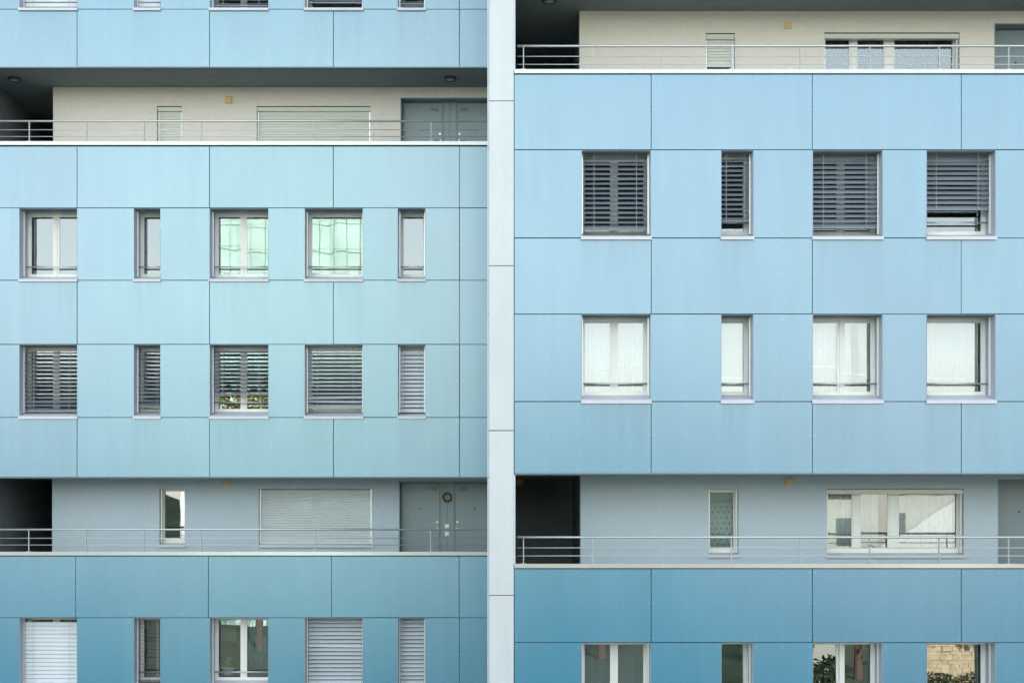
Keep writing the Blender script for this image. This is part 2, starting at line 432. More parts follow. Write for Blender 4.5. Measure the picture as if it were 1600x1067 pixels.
def curtain(x0, x1, z0, z1, y, m, label, folds=9, amp=.022, lean=0.0, cat='curtain', group=None):
    mb = MB(); n = folds * 8; t = .004
    fr = []; ph = random.random() * 6
    for i in range(n + 1):
        u = i / n; x = x0 + (x1 - x0) * u
        fr.append((x, y + amp * ((.7 + .5 * math.sin(u * 5 + 2 * ph)) * math.sin(u * folds * math.tau + ph + 1.6 * math.sin(u * 7 + ph)) + .35 * math.sin(u * folds * 2.7 * math.tau))))
    vs = []
    for zz, sh in ((z0, 0), (z1, lean)):
        for dy in (0, t): vs += [(x + sh, yy + dy, zz) for x, yy in fr]
    k = n + 1; fs = []
    for i in range(n):
        fs += [(i, i + 1, 2 * k + i + 1, 2 * k + i), (k + i, 3 * k + i, 3 * k + i + 1, k + i + 1), (i, k + i, k + i + 1, i + 1), (2 * k + i, 2 * k + i + 1, 3 * k + i + 1, 3 * k + i)]
    fs += [(0, 2 * k, 3 * k, k), (n, k + n, 3 * k + n, 2 * k + n)]
    mb.add(vs, fs)
    return tag(build('curtain', mb, m, smooth=True), label, cat, group)

# ------------------------------------------------------------------ things used by both
def thing(name, loc, label, cat, group=None):
    o = link(name, None, loc); return tag(o, label, cat, group)

def railing(b, D, y, posts, px0, px1, top, r1, r2, base):
    """handrail is the part, posts and lower rails its sub-parts"""
    x0, x1 = PX(px0, y), PX(px1, y)
    mb = MB(); mb.tube((x0, y, PZ(top, y)), (x1, y, PZ(top, y)), .021, 12)
    h = build('railing', mb, 'steel', b['root'], smooth=True)
    for r in (r1, r2):
        q = MB(); q.tube((x0, y - .012, PZ(r, y)), (x1, y - .012, PZ(r, y)), .0085, 8); build('rail', q, 'steel', h, smooth=True)
    q = MB(); zt, zb = PZ(top, y), PZ(base, y)
    q.box(-.008, .008, -.020, .022, zb - zt, -.018); q.box(-.045, .045, -.04, .04, zb - zt, zb - zt + .012)
    me = q.mesh('post', 'steel_post')
    for p in posts: link('post', me, (PX(p, y), y, zt), h)
    return h

def coping(b, D, px0, px1, py0, py1, joints):
    js = [px0, *joints, px1]
    z1, z0 = PZ(py0, D), PZ(py1, D)
    for a, c in zip(js, js[1:]):
        mb = MB(); x0, x1 = PX(a, D) + .001, PX(c, D) - .001
        mb.prism_x(x0, x1, [(D - .03, z0), (D - .03, z1), (D + .30, z1 - .02), (D + .30, z0), (D + .26, z0), (D + .26, z0 + .02), (D + .02, z0 + .02), (D + .02, z0)])
        build('coping', mb, 'coping', b['root'])

def ceiling_lamp(px, py, z, y, label):
    x = PX(px, y); r = .128
    t = thing('ceiling_lamp', (x, y, z), label, 'lamp', 'round lamps under the gallery ceilings')
    n = 28; mb = MB()
    prof = [(r, 0), (r, -.03), (r * .93, -.055), (r * .74, -.055), (r * .74, -.03)]
    vs = [(x + math.cos(i * math.tau / n) * q, y + math.sin(i * math.tau / n) * q, z + h) for q, h in prof for i in range(n)]
    mb.add(vs, [(j * n + i, j * n + (i + 1) % n, (j + 1) * n + (i + 1) % n, (j + 1) * n + i) for j in range(len(prof) - 1) for i in range(n)])
    build('housing', mb, 'lamp_ring', t, smooth=True)
    mb = MB(); prof = [(r * .75, -.03), (r * .72, -.045), (r * .45, -.058), (r * .1, -.062)]
    vs = [(x + math.cos(i * math.tau / n) * q, y + math.sin(i * math.tau / n) * q, z + h) for q, h in prof for i in range(n)]
    mb.add(vs, [(j * n + i, j * n + (i + 1) % n, (j + 1) * n + (i + 1) % n, (j + 1) * n + i) for j in range(len(prof) - 1) for i in range(n)] + [tuple(range(3 * n, 4 * n))])
    build('diffuser', mb, 'lamp_glass', t, smooth=True)

def square_box(name, x, z, y, s, label, cat, m='yellow_cover', d=.055, group=None, stem=0):
    t = thing(name, (x, y, z - s / 2), label, cat, group); e = .012
    mb = MB(); mb.box(x - s / 2 - .004, x + s / 2 + .004, y - .012, y - .001, z - s / 2 - .004, z + s / 2 + .004)
    if stem: mb.tube((x - .02, y - .02, z + s / 2), (x - .02, y - .02, z + s / 2 + stem), .008, 8)
    build('base_plate', mb, 'white_plastic' if m != 'grey_plastic' else m, t)
    mb = MB(); h = s / 2
    mb.add([(x - h, y - .012, z - h), (x + h, y - .012, z - h), (x + h, y - .012, z + h), (x - h, y - .012, z + h),
            (x - h, y - d + e, z - h), (x + h, y - d + e, z - h), (x + h, y - d + e, z + h), (x - h, y - d + e, z + h),
            (x - h + e, y - d, z - h + e), (x + h - e, y - d, z - h + e), (x + h - e, y - d, z + h - e), (x - h + e, y - d, z + h - e)],
           [(0, 1, 5, 4), (1, 2, 6, 5), (2, 3, 7, 6), (3, 0, 4, 7), (4, 5, 9, 8), (5, 6, 10, 9), (6, 7, 11, 10), (7, 4, 8, 11), (8, 9, 10, 11)])
    build('cover', mb, m, t)
    return t

def text_part(txt, size, x, y, z, m, parent):
    c = bpy.data.curves.new('number', 'FONT'); c.body = txt; c.size = size; c.align_x = 'CENTER'; c.extrude = .002
    o = bpy.data.objects.new('number_tmp', c); COL.objects.link(o)
    dg = bpy.context.evaluated_depsgraph_get(); me = bpy.data.meshes.new_from_object(o.evaluated_get(dg))
    bpy.data.objects.remove(o); me.materials.clear(); me.materials.append(MATS[m])
    n = link('door_number', me, (x, y, z), parent); n.rotation_euler = (R(90), 0, 0); return n

def door(b, x0, x1, z0, z1, y, num=None, handle_right=True, num_x=None, num_z=None, spy=None):
    mb = MB(); mb.box(x0, x1, y, y + .05, z0, z1)
    d = build('door', mb, 'door_paint', b['root'])
    q = MB(); q.box(x0 - .03, x0 - .008, y - .02, y + .05, z0, z1 + .03); q.box(x1 + .008, x1 + .03, y - .02, y + .05, z0, z1 + .03); q.box(x0 - .008, x1 + .008, y - .02, y + .05, z1 + .009, z1 + .03)
    build('door_frame', q, 'door_paint', d)
    hx = x1 - .05 if handle_right else x0 + .05; s = -1 if handle_right else 1
    q = MB(); zz = z0 + 1.03
    q.tube((hx, y - .010, zz), (hx, y - .001, zz), .026, 12); q.tube((hx, y - .05, zz), (hx + s * .13, y - .05, zz), .011, 8); q.tube((hx, y - .008, zz), (hx, y - .05, zz), .011, 8)
    q.tube((hx, y - .012, zz + .14), (hx, y - .001, zz + .14), .022, 12)
    build('door_handle', q, 'steel', d)
    if spy:
        q = MB(); q.tube((spy[0], y - .008, spy[1]), (spy[0], y - .0005, spy[1]), .02, 12); build('spyhole', q, 'door_dark', d)
    if num: text_part(num, .115, num_x, y - .004, num_z, 'numeral', d)
    return d

def gallery(b, y0, yb, soffit, floor, xl, xr, win_holes, corridor, wall_m):
    """recessed access gallery: ceiling, floor, rear wall with openings, dark corridor going in"""
    mb = MB(); mb.box(xl, xr, y0 + .03, yb - .001, soffit, soffit + .12)
    cx0, cx1, cy = corridor
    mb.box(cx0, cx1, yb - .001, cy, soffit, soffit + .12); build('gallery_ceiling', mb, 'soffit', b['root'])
    mb = MB(); mb.box(xl, xr, y0 + .05, yb + .6, floor - .2, floor); mb.box(cx0, cx1, yb + .6, cy, floor - .2, floor); build('gallery_floor', mb, 'concrete', b['root'])
    mb = MB(); wall_grid(mb, cx1, xr, floor, soffit + .1, yb, yb + .30, win_holes); build('gallery_wall', mb, wall_m, b['root'])
    mb = MB()
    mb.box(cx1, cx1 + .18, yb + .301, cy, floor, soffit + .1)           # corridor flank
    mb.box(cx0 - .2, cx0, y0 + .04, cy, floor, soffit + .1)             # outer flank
    mb.box(cx0 - .2, cx1 + .2, cy + .001, cy + .2, floor, soffit + .1); build('corridor_wall', mb, 'corridor_shade', b['root'])
    # drip profile under the boards
    mb = MB(); mb.box(xl, xr, y0 + .002, y0 + .06, soffit - .018, soffit - .0005); build('drip_edge', mb, 'drip', b['root'])
    # parapet inner wall
    return

def loggia_window(b, px0, px1, py0, py1, yw, mull=(), shutter=None, open_top=None, sill=True, sash_inset=0.0, room_m='room_wall', head_box=True):
    """window in the rear wall of a gallery, pixels measured on that wall; returns its hole and inner rect"""
    x0, x1 = PX(px0, yw), PX(px1, yw); z1, z0 = PZ(py0, yw), PZ(py1, yw)
    yf = yw + .22; t = .03
    mb = MB(); zb = z0 + .02
    mb.box(x0, x1, yf, yf + .07, z1 - t, z1); mb.box(x0, x1, yf, yf + .07, zb, zb + .075)
    mb.box(x0, x0 + t, yf, yf + .07, zb + .075, z1 - t); mb.box(x1 - t, x1, yf, yf + .07, zb + .075, z1 - t)
    ms = [(PX(a, yf), PX(c, yf)) for a, c in mull]
    for a, c in ms: mb.box(a + .03, c - .03, yf - .005, yf + .07, zb + .075, z1 - t)
    w = build('window', mb, 'pvc', b['root'])
    edges = [x0 + t - .003] + [e for a, c in ms for e in (a + .034, c - .034)] + [x1 - t + .003]
    sp = [(edges[i], edges[i + 1]) for i in range(0, len(edges), 2)]
    sashes(w, x0, x1, zb + .072, z1 - t + .003, yf, sp, prof=.034)
    r = MB(); k = .004
    r.box(x0 - .0005, x0 + k, yw - .001, yf - .001, z0, z1); r.box(x1 - k, x1 + .0005, yw - .001, yf - .001, z0, z1); r.box(x0 + k, x1 - k, yw - .001, yf - .001, z1 - k, z1 + .0005)
    build('reveal', r, 'reveal_light', w)
    if sill:
        s = MB(); s.prism_x(x0 - .02, x1 + .02, [(yw - .05, z0 - .055), (yw - .05, z0 - .004), (yw - .001, z0 + .004), (yw - .001, z0 - .055)])
        s.prism_x(x0 + k + .001, x1 - k - .001, [(yw - .001, z0 - .01), (yw - .001, z0 + .004), (yf + .01, z0 + .03), (yf + .01, z0)])
        build('sill', s, 'sill_sheet', w)
    for xx in (x0 + .006, x1 - .036):
        q = MB(); q.box(xx, xx + .03, yw + .085, yw + .125, z0 + .03, z1 - .006); build('guide_rail', q, 'bright_rail', w)
    if head_box:
        q = MB(); q.box(x0 + .006, x1 - .006, yw + .02, yw + .15, z1 - .075, z1 - .02); q.box(x0 + .006, x1 - .006, yw + .03, yw + .14, z1 - .0755, z1 - .10)
        build('shutter_box', q, 'slat_cream', b['root'])
    if shutter is not None:
        roller(b, x0 + .038, x1 - .038, z1 - .08 if head_box else z1 - .012, PZ(shutter, yw + .1), yw + .105, m=b['roll'] if head_box else 'slat_shaded')
    room(b, x0, x1, zb + .05, z1, yf + .09, depth=2.2, side=.12, m=room_m)
    return w, (x0 - .0002, x1 + .0002, z0 - .003, z1 + .0002), (x0, x1, z0, z1)
mat('reveal_light', (.40, .43, .44), .6)

# ------------------------------------------------------------------ LEFT BUILDING (set back)
LROOF, RROOF = 21.5, 23.0
XL0, XL1 = -14.6, -.414
lb = dict(key='L', D=DL, board='blue_board', holes=[], roll='slat_cream')
lb['root'] = tag(link('apartment_building', None, ((XL0 + XL1) / 2, DL, 0)), 'set-back light blue panel-clad apartment block left of the white pillar', 'building')
SCREWS['L'] = []
LCOL = (-70, -20, 25, 73, 115.5, 125, 163, 203, 254, 288, 322.5, 332.5, 372, 424, 470, 516, 526, 571, 616, 669, 713.5, 722.5, 757)
V1 = [-300, -105, 120.5, 327.5, 521, 718, 769]
def band(b, xs, y0, y1, cols, rows=(6, .5, -6), sills=()):
    for a, c in zip(xs, xs[1:]): panel(b, a, c, y0, y1, cols, rows, sills)
LW = [(30.5, 120.3), (209.5, 250.3), (328, 419), (476.5, 566.5), (622, 664.2)]
LX0 = PX(-38, DL)
band(lb, V1, 15, 105.5, LCOL, sills=LW)
band(lb, V1, 229, 325, LCOL)
band(lb, V1, 438, 538, LCOL, sills=LW)
band(lb, V1, 652, 745.5, LCOL, sills=LW)
V2 = [-300, -105, 118.3, 325.5, 518, 717.5, 769]
LCOL2 = (-70, -20, 24, 72, 114.5, 122, 162, 202, 253, 286, 321, 329.5, 371.5, 424, 468, 514, 522, 569, 617, 669, 713, 721.5, 757)
band(lb, V2, 868.5, 964.5, LCOL2)
band(lb, V2, 1078, 1178, LCOL2); band(lb, V2, 1178, 1375, ())
band(lb, V1, -98 - 100, -98, ()); band(lb, V1, -198 - 60, -198, ())
for y0, y1 in ((-98, 15), (325, 438), (538, 652), (964.5, 1078)):
    xs = [-300, -105, LW[0][0]]
    for a, c in zip(xs, xs[1:]): panel(lb, a, c, y0, y1, LCOL)
    for (a, c), (d, e) in zip(LW, LW[1:]): panel(lb, c, d, y0, y1, LCOL)
    panel(lb, LW[4][1], 718, y0, y1, LCOL); panel(lb, 718, 769, y0, y1, LCOL)
# boards beside the galleries, left of the frame
for y0, y1 in ((105.5, 229), (745.5, 868.5)):
    for a, c in ((-300, -105), (-105, -38)): panel(lb, a, c, y0, y1, ())
spec = {
 (0, 0): dict(panes=2, blind=dict(to=11.5, tilt=72, m='slat_white')), (0, 1): dict(blind=dict(to=11.5, tilt=72, m='slat_white')),
 (0, 2): dict(panes=2, blind=dict(to=11, tilt=30)), (0, 3): dict(blind=dict(to=6, tilt=30)), (0, 4): dict(blind=dict(to=8, tilt=35)),
 (1, 0): dict(panes=2), (1, 1): {}, (1, 2): dict(panes=2), (1, 3): {}, (1, 4): {},
 (2, 0): dict(panes=2, blind=dict(to=643.5, tilt=24, bent=(1, 2))), (2, 1): dict(blind=dict(to=636, tilt=28, bent=(2, 3))), (2, 2): dict(panes=2, blind=dict(to=617, tilt=26)),
 (2, 3): dict(blind=dict(to=637.5, tilt=30, m='slat_mid', bent=(1, 2))), (2, 4): dict(blind=dict(to=644, tilt=52, m='slat_light')),
 (3, 0): dict(panes=2, blind=dict(to=1066, tilt=74, m='slat_white')), (3, 1): dict(blind=dict(to=1066, tilt=-4, m='slat_dark'), room_m='room_black'), (3, 2): dict(panes=2, room_m='room_dark'),
 (3, 3): dict(blind=dict(to=1068, tilt=56, m='slat_mid', bent=(9,))), (3, 4): dict(blind=dict(to=1068, tilt=58, m='slat_mid')),
}
for ri, (y0, y1) in enumerate(((-98, 15), (325, 438), (538, 652), (964.5, 1078))):
    for ci, (a, c) in enumerate(LW):
        window(lb, a, c, y0, y1, **spec[(ri, ci)])

# galleries of the left building
LYB = DL + 1.40
def left_gallery(soff_py, cop0, cop1, up):
    soffit = PZ(soff_py, DL); cz = PZ(cop0, DL); floor = cz - .58
    xl, xr = LX0 - .2, XL1
    holes = []
    cx0, cx1 = -11.02, PX(83 if up else 81.5, LYB)
    # niche with two doors
    nx0 = PX(625.5 if up else 623, LYB); ntop = PZ(153 if up else 751.5, LYB)
    holes.append((nx0, xr + .01, floor - .01, ntop))
    if up:
        w, h, _ = loggia_window(lb, 245, 284, 166, 256, LYB, shutter=255); holes.append(h)
        w, h, _ = loggia_window(lb, 401, 579, 166, 256, LYB, mull=((486, 496),), shutter=255); holes.append(h)
    else:
        w, h, r_ = loggia_window(lb, 249, 289, 763, 850.5, LYB, head_box=False); holes.append(h)
        w, h, _ = loggia_window(lb, 404, 581, 763, 851, LYB, mull=((489, 499),), shutter=849.5, head_box=False); holes.append(h)
    gallery(lb, DL, LYB, soffit, floor, xl, xr, holes, (cx0, cx1, LYB + 7.5), 'render_coat' if up else 'render_shaded')
    lb['holes'].append((xl + .2, xr + 1, cz - .02, soffit - .0))
    # parapet, inner face
    mb = MB(); mb.box(xl + .2, xr, DL + .05, DL + .24, floor - .4, cz - .03); build('parapet', mb, 'concrete', lb['root'])
    # niche
    yn = LYB + .27
    mb = MB(); mb.box(nx0 - .1, xr, yn + .051, yn + .12, floor, ntop + .1); mb.box(nx0, xr, LYB + .301, yn + .12, ntop, ntop + .1) if yn > LYB + .301 else None
    build('niche_back', mb, 'door_dark', lb['root'])
    mb = MB(); mb.box(nx0 + .0005, nx0 + .02, LYB - .002, yn + .05, floor, ntop - .02); mb.box(nx0 + .0005, xr, LYB - .002, yn + .05, ntop - .02, ntop - .0005)
    build('niche_lining', mb, 'door_paint', lb['root'])
    dt = PZ(161.5 if up else 755, yn)
    da, dc = (PX(630, yn), PX(691, yn)) if up else (PX(627, yn), PX(686.5, yn))
    ea = PX(714.5 if up else 711, yn); ec = ea + (dc - da)
    n1, n2 = ('406', '606') if up else ('106', '306')
    ny = PZ(174.5 if up else 766, yn); sy = PZ(204 if up else 795, yn)
    door(lb, da, dc, floor, dt, yn, n1, True, PX(678.5 if up else 676.5, yn), ny, (PX(660 if up else 656, yn), sy))
    door(lb, ea, min(ec, xr - .04), floor, dt, yn, n2, False, PX(726 if up else 723, yn), ny, (PX(745.5 if up else 742, yn), sy))
    mb = MB(); m0 = (dc + ea) / 2
    mb.box(dc + .032, m0 - .003, yn - .004, yn + .05, floor, dt + .03); mb.box(m0 + .003, ea - .032, yn - .004, yn + .05, floor, dt + .03)
    build('service_panel', mb, 'door_paint', lb['root'])
    return soffit, floor, cz, yn, m0
s_up = left_gallery(105.5, 221.5, 227.3, True)
s_lo = left_gallery(745.5, 861.5, 867.3, False)
coping(lb, DL, -38, 768.5, 221.5, 227.3, (320, 560)); coping(lb, DL, -38, 768.5, 861.5, 867.3, (200, 585))
LP = (46, 135.5, 225.5, 315, 404.5, 494, 583.5, 673.5)
railing(lb, DL, DL + .10, (-37, *LP), -37, 767, 189.7, 203.5, 214, 222)
railing(lb, DL, DL + .10, (-37, *[p - .8 for p in LP]), -37, 767, 827, 840.5, 851, 861.8)
screws(lb)
mb = MB()
lh = lb['holes']
wall_grid(mb, XL0, XL1, 0, LROOF, DL + .045, DL + .14, lh); build('wall', mb, 'backing', lb['root'])
mb = MB(); Yb = DL + 11
mb.box(XL0, XL1, DL + .15, Yb, LROOF - .3, LROOF); mb.box(XL0, XL1, Yb, Yb + .3, 0, LROOF); mb.box(XL0 - .3, XL0, DL + .02, Yb + .3, 0, LROOF)
build('shell', mb, 'concrete', lb['root'])

# ------------------------------------------------------------------ RIGHT BUILDING (projecting)
XR0, XR1 = PX(803.3, DR), PX(1930, DR)
rb = dict(key='R', D=DR, board='blue_board', holes=[], roll='slat_cream')
rb['root'] = tag(link('apartment_building', None, ((XR0 + XR1) / 2, DR, 0)), 'nearer light blue panel-clad apartment block right of the white pillar', 'building')
SCREWS['R'] = []
RCOL = (807.5, 855, 903, 963, 1013, 1022, 1071.5, 1122, 1182, 1223, 1265, 1274, 1325, 1384.5, 1441.5, 1497.5, 1507, 1562, 1611, 1660, 1700)
VR = [803.3, 1017.5, 1269.3, 1502, 1690, 1930]
RW = [(909.2, 1016.3), (1127.3, 1176.5), (1270.3, 1378.5), (1448.3, 1555)]
for y0, y1 in ((-150, -32.5), (116.5, 234.3), (372, 490.7), (627.3, 740), (888, 1003.3), (1140, 1258), (1258, 1497)): band(rb, VR, y0, y1, RCOL, (6, .47, -6), RW if y0 in (372, 627.3, 1140) else ())
band(rb, VR, -270, -150, ()); band(rb, VR, -390, -270, ()); band(rb, VR, -620, -390, ())
RROWS = ((234.3, 372), (490.7, 627.3), (1003.3, 1140))
for y0, y1 in RROWS:
    panel(rb, 803.3, RW[0][0], y0, y1, RCOL, (7, .5, -7))
    for (a, c), (d, e) in zip(RW, RW[1:]): panel(rb, c, d, y0, y1, RCOL, (7, .5, -7))
    panel(rb, RW[3][1], 1690, y0, y1, RCOL, (7, .5, -7)); panel(rb, 1690, 1930, y0, y1, ())
rspec = {
 (0, 0): dict(panes=2, blind=dict(to=360, tilt=44)), (0, 1): dict(blind=dict(to=347, tilt=40), room_m='room_dark'), (0, 2): dict(panes=2, blind=dict(to=357.5, tilt=52)), (0, 3): dict(blind=dict(to=329, tilt=56)),
 (1, 0): dict(panes=2), (1, 1): {}, (1, 2): dict(panes=2), (1, 3): {},
 (2, 0): dict(panes=2, room_m='room_dark'), (2, 1): dict(tilt={0: 3}, room_m='room_dark'), (2, 2): dict(panes=2, tilt={0: 3}, room_m='room_dark'), (2, 3): dict(room_m='room_dark'),
}
for ri, (y0, y1) in enumerate(RROWS):
    for ci, (a, c) in enumerate(RW): window(rb, a, c, y0, y1, **rspec[(ri, ci)])
RYB = DR + 1.58
def right_gallery(soff_py, cop0, up):
    soffit = PZ(soff_py, DR); cz = PZ(cop0, DR); floor = cz - .58
    xl, xr = PX(805.2, DR + .15), XR1 - .2
    holes = []
    cx0, cx1 = xl, PX(905.5 if up else 907, RYB)
    nx0 = PX(1553.5 if up else 1559, RYB); ntop = PZ(37 if up else 748.5, RYB); nx1 = nx0 + 2.2
    holes.append((nx0, nx1, floor - .01, ntop))
    if up:
        w, h, q1 = loggia_window(rb, 1102.5, 1148.5, 52, 146, RYB, shutter=105.5); holes.append(h)
        w, h, q2 = loggia_window(rb, 1288, 1499.5, 51, 146, RYB, mull=((1327, 1340), (1381, 1398))); holes.append(h)
    else:
        w, h, q1 = loggia_window(rb, 1107, 1154, 763.5, 866, RYB, head_box=False); holes.append(h)
        w, h, q2 = loggia_window(rb, 1292, 1506, 763, 866.5, RYB, mull=((1331, 1345), (1387, 1405))); holes.append(h)
    gallery(rb, DR, RYB, soffit, floor, xl, xr, holes, (cx0, cx1, 29.05), 'render_coat' if up else 'render_shaded')
    rb['holes'].append((PX(803.5, DR), xr, cz - .02, soffit))
    mb = MB(); mb.box(xl, xr, DR + .05, DR + .24, floor - .4, cz - .03); build('parapet', mb, 'concrete', rb['root'])
    mb = MB(); mb.box(PX(802.9, DR), PX(805.2, DR), DR + .004, DR + .15, cz, soffit - .019); build('corner_trim', mb, 'white_board', rb['root'])
    yn = RYB + .27
    mb = MB(); mb.box(nx0 - .1, nx1 + .1, yn + .051, yn + .12, floor, ntop + .1); build('niche_back', mb, 'door_dark', rb['root'])
    mb = MB(); mb.box(nx0 + .0005, nx0 + .02, RYB - .002, yn + .05, floor, ntop - .02); mb.box(nx0 + .0005, nx1 - .0005, RYB - .002, yn + .05, ntop - .02, ntop - .0005)
    build('niche_lining', mb, 'door_paint', rb['root'])
    a = nx0 + .06; dt = PZ(47.5 if up else 750.8, yn)
    door(rb, a, a + .88, floor, dt, yn, None, True, spy=(a + .42, PZ(98.5 if up else 799.5, yn)))
    mb = MB(); mb.box(a + .912, nx1, yn - .004, yn + .05, floor, dt + .03); build('service_panel', mb, 'door_paint', rb['root'])
    return soffit, floor, cz, q1, q2
r_up = right_gallery(-32.5, 109.3, True)
r_lo = right_gallery(740, 880.3, False)
coping(rb, DR, 803.6, 1925, 109.3, 115.6, (926, 1144, 1362, 1579, 1797)); coping(rb, DR, 803.6, 1925, 880.3, 887, (926, 1144, 1363, 1580, 1797))
RP = (818, 926, 1034.3, 1142.5, 1250.6, 1359, 1467.3, 1575.7, 1684, 1792)
railing(rb, DR, DR + .10, RP, 808, 1880, 72.5, 89, 101.5, 109.8)
railing(rb, DR, DR + .10, RP, 808, 1880, 839, 855.5, 868, 880.8)
screws(rb)
mb = MB(); wall_grid(mb, XR0 + .003, XR1, 0, RROOF, DR + .045, DR + .14, rb['holes']); build('wall', mb, 'backing', rb['root'])
mb = MB(); Yb = DL + 11; xp = PX(762, DR) + .03
mb.box(xp, XR1, DR + .15, Yb, RROOF - .3, RROOF); mb.box(XR0 - .2, XR1, Yb, Yb + .3, 0, RROOF); mb.box(XR1, XR1 + .3, DR + .02, Yb + .3, 0, RROOF)
mb.box(xp, xp + .12, DR + .15, Yb, 0, RROOF - .301)
build('shell', mb, 'concrete', rb['root'])

# ------------------------------------------------------------------ white pillar between the blocks
pw = tag(link('pillar', None, ((PX(762, DR) + PX(803, DR)) / 2, DR, 0)), 'tall narrow white panel-clad pillar between the two blue blocks', 'pillar')
pb = dict(key='P', D=DR - .004, board='white_board', root=pw); SCREWS['P'] = []
ys = [-613.5 + 257.2 * i for i in range(9)]; ys = [y for y in ys if y < 1480] + [1497]
mat('screw_grey', (.45, .48, .50), .4, .6)
for a, c in zip(ys, ys[1:]): panel(pb, 763.6, 803.2, a, c, (768.5, 798), (8, 67, -8, -67, .5))
sm = MB()
for x, y, z in SCREWS['P']: sm.tube((x, y - .002, z), (x, y - .0002, z), .007, 8)
o = build('screw_heads', sm, 'screw_grey', pw); o['kind'] = 'stuff'
ys2 = [-540 + 257.2 * i for i in range(9)]; ys2 = [y for y in ys2 if y < 1480] + [1497]
for a, c in zip(ys2, ys2[1:]):
    mb = MB(); mb.box(PX(761.7, DR), PX(763.5, DR), DR - .004, DR + .10, PZ(c, DR) + .006, PZ(a, DR) - .006); build('edge_strip', mb, 'white_board', pw)
mb = MB(); mb.box(PX(762, DR) + .005, PX(803, DR) - .006, DR + .03, DR + .14, 0, RROOF); build('core', mb, 'backing', pw)

# ------------------------------------------------------------------ lamps, covers, plates, wreath
ceiling_lamp(22.5, 122, s_up[0] - .0005, DL + .72, 'round lamp on the gallery ceiling above the left corridor, upper left')
ceiling_lamp(703.5, 120.5, s_up[0] - .0005, DL + .70, 'round lamp on the gallery ceiling above doors 406 and 606')
ceiling_lamp(858, -2, r_up[0] - .0005, DR + .97, 'round lamp cut by the top edge, right of the white pillar')
def yb(px, py, y, s, label, stem=0): square_box('wall_lamp', PX(px, y), PZ(py, y), y, s, label, 'wall lamp', group='square yellow wall lamps', stem=stem)
yb(357.7, 157, LYB, .145, 'square yellow wall lamp above the railing of the upper left gallery')
yb(354.2, 755.5, LYB, .135, 'square yellow wall lamp shaded under the ceiling of the lower left gallery')
yb(1231, 41, RYB, .118, 'square yellow wall lamp beside the big window of the upper right gallery')
yb(1232.3, 753, RYB, .13, 'square yellow wall lamp on a short stem in the lower right gallery', stem=.05)
square_box('wall_lamp', PX(812, 29.05), PZ(752.5, 29.05), 29.05, .13, 'dim square wall lamp in the dark corridor of the lower right gallery', 'wall lamp', group='square yellow wall lamps')
square_box('light_switch', PX(890, 29.05), PZ(828, 29.05), 29.05, .085, 'small light switch on the dark corridor wall, lower right gallery', 'switch', m='grey_plastic', d=.03)
yn, m0 = s_lo[3], s_lo[4]
square_box('doorbell_plate', PX(698.8, yn), PZ(821.8, yn), yn - .005, .088, 'white square bell plate above the handrail between the lower doors', 'doorbell', m='white_plastic', d=.03)
square_box('doorbell_plate', PX(698.8, yn), PZ(833.6, yn), yn - .005, .088, 'white square bell plate below the handrail between the lower doors', 'doorbell', m='white_plastic', d=.03)
# wreath
wx, wz, wy = PX(698.8, yn), PZ(776.8, yn), yn - .035
wr = thing('wreath', (wx, wy, wz - .11), 'round brown twig wreath hanging between doors 106 and 306', 'wreath')
mb = MB()
for k in range(7):
    ph = k * .9; pts = []
    for i in range(33):
        a = i / 32 * math.tau; rr = .088 + .012 * math.sin(a * 5 + ph) + (k - 3) * .003
        pts.append((wx + math.cos(a) * rr, wy + .014 * math.cos(a * 5 + ph), wz + math.sin(a) * rr))
    for p, q in zip(pts, pts[1:]): mb.tube(p, q, .006, 5)
build('twigs', mb, 'wreath_twig', wr, smooth=True)
mb = MB(); rnd = random.Random(3)
for i in range(170):
    a = rnd.uniform(0, math.tau); rr = .088 + rnd.gauss(0, .014)
    c = Vector((wx + math.cos(a) * rr, wy - .018, wz + math.sin(a) * rr)); d = Vector((rnd.gauss(0, 1), -.4, rnd.gauss(0, 1))).normalized(); u = d.orthogonal().normalized()
    l = rnd.uniform(.02, .036); mb.add([c - u * .010, c + d * l * .5 + Vector((0, -.004, 0)), c + u * .010, c + d * l], [(0, 1, 2), (1, 3, 2), (0, 3, 1)])
build('leaves', mb, 'wreath_leaf', wr)
mb = MB(); mb.tube((wx, wy + .02, wz + .09), (wx, wy + .02, PZ(757, yn)), .002, 5); build('string', mb, 'wreath_twig', wr)

# ------------------------------------------------------------------ curtains and things behind the glass
def fw(D): return D + REV + .16
def ctn(D, px0, px1, py0, py1, m, label, y=None, **k):
    y = y or fw(D); return curtain(PX(px0, y), PX(px1, y), PZ(py1, y), PZ(py0, y), y, m, label, **k)
G = 'curtains behind the windows'
ctn(DR, 906, 957, 500, 618, 'curtain_white', 'white sheer curtain, left pane of the wide window nearest the white pillar', folds=9, amp=.022, group=G)
ctn(DR, 963, 1012, 500, 618, 'curtain_white', 'white sheer curtain, right pane of the wide window nearest the white pillar', folds=9, amp=.022, group=G)
mb = MB(); y = fw(DR); mb.box(PX(1118, y), PX(1164, y), y, y + .006, PZ(616, y), PZ(500, y)); mb.tube((PX(1118, y), y + .01, PZ(499, y)), (PX(1164, y), y + .01, PZ(499, y)), .02, 10)
tag(build('window_blind', mb, 'curtain_white2'if 0 else 'blind_beige' if 'blind_beige' in MATS else 'slat_cream'), 'flat pale beige roller blind in the narrow window right of the pillar', 'blind')
ctn(DR, 1258, 1313, 500, 618, 'curtain_white', 'white sheer curtain, left pane of the window with the half-open curtains', folds=8, amp=.026, group=G)
ctn(DR, 1317, 1331, 500, 618, 'curtain_white', 'narrow white curtain gathered at the centre of the half-open window', folds=4, amp=.014, lean=-.03, group=G)
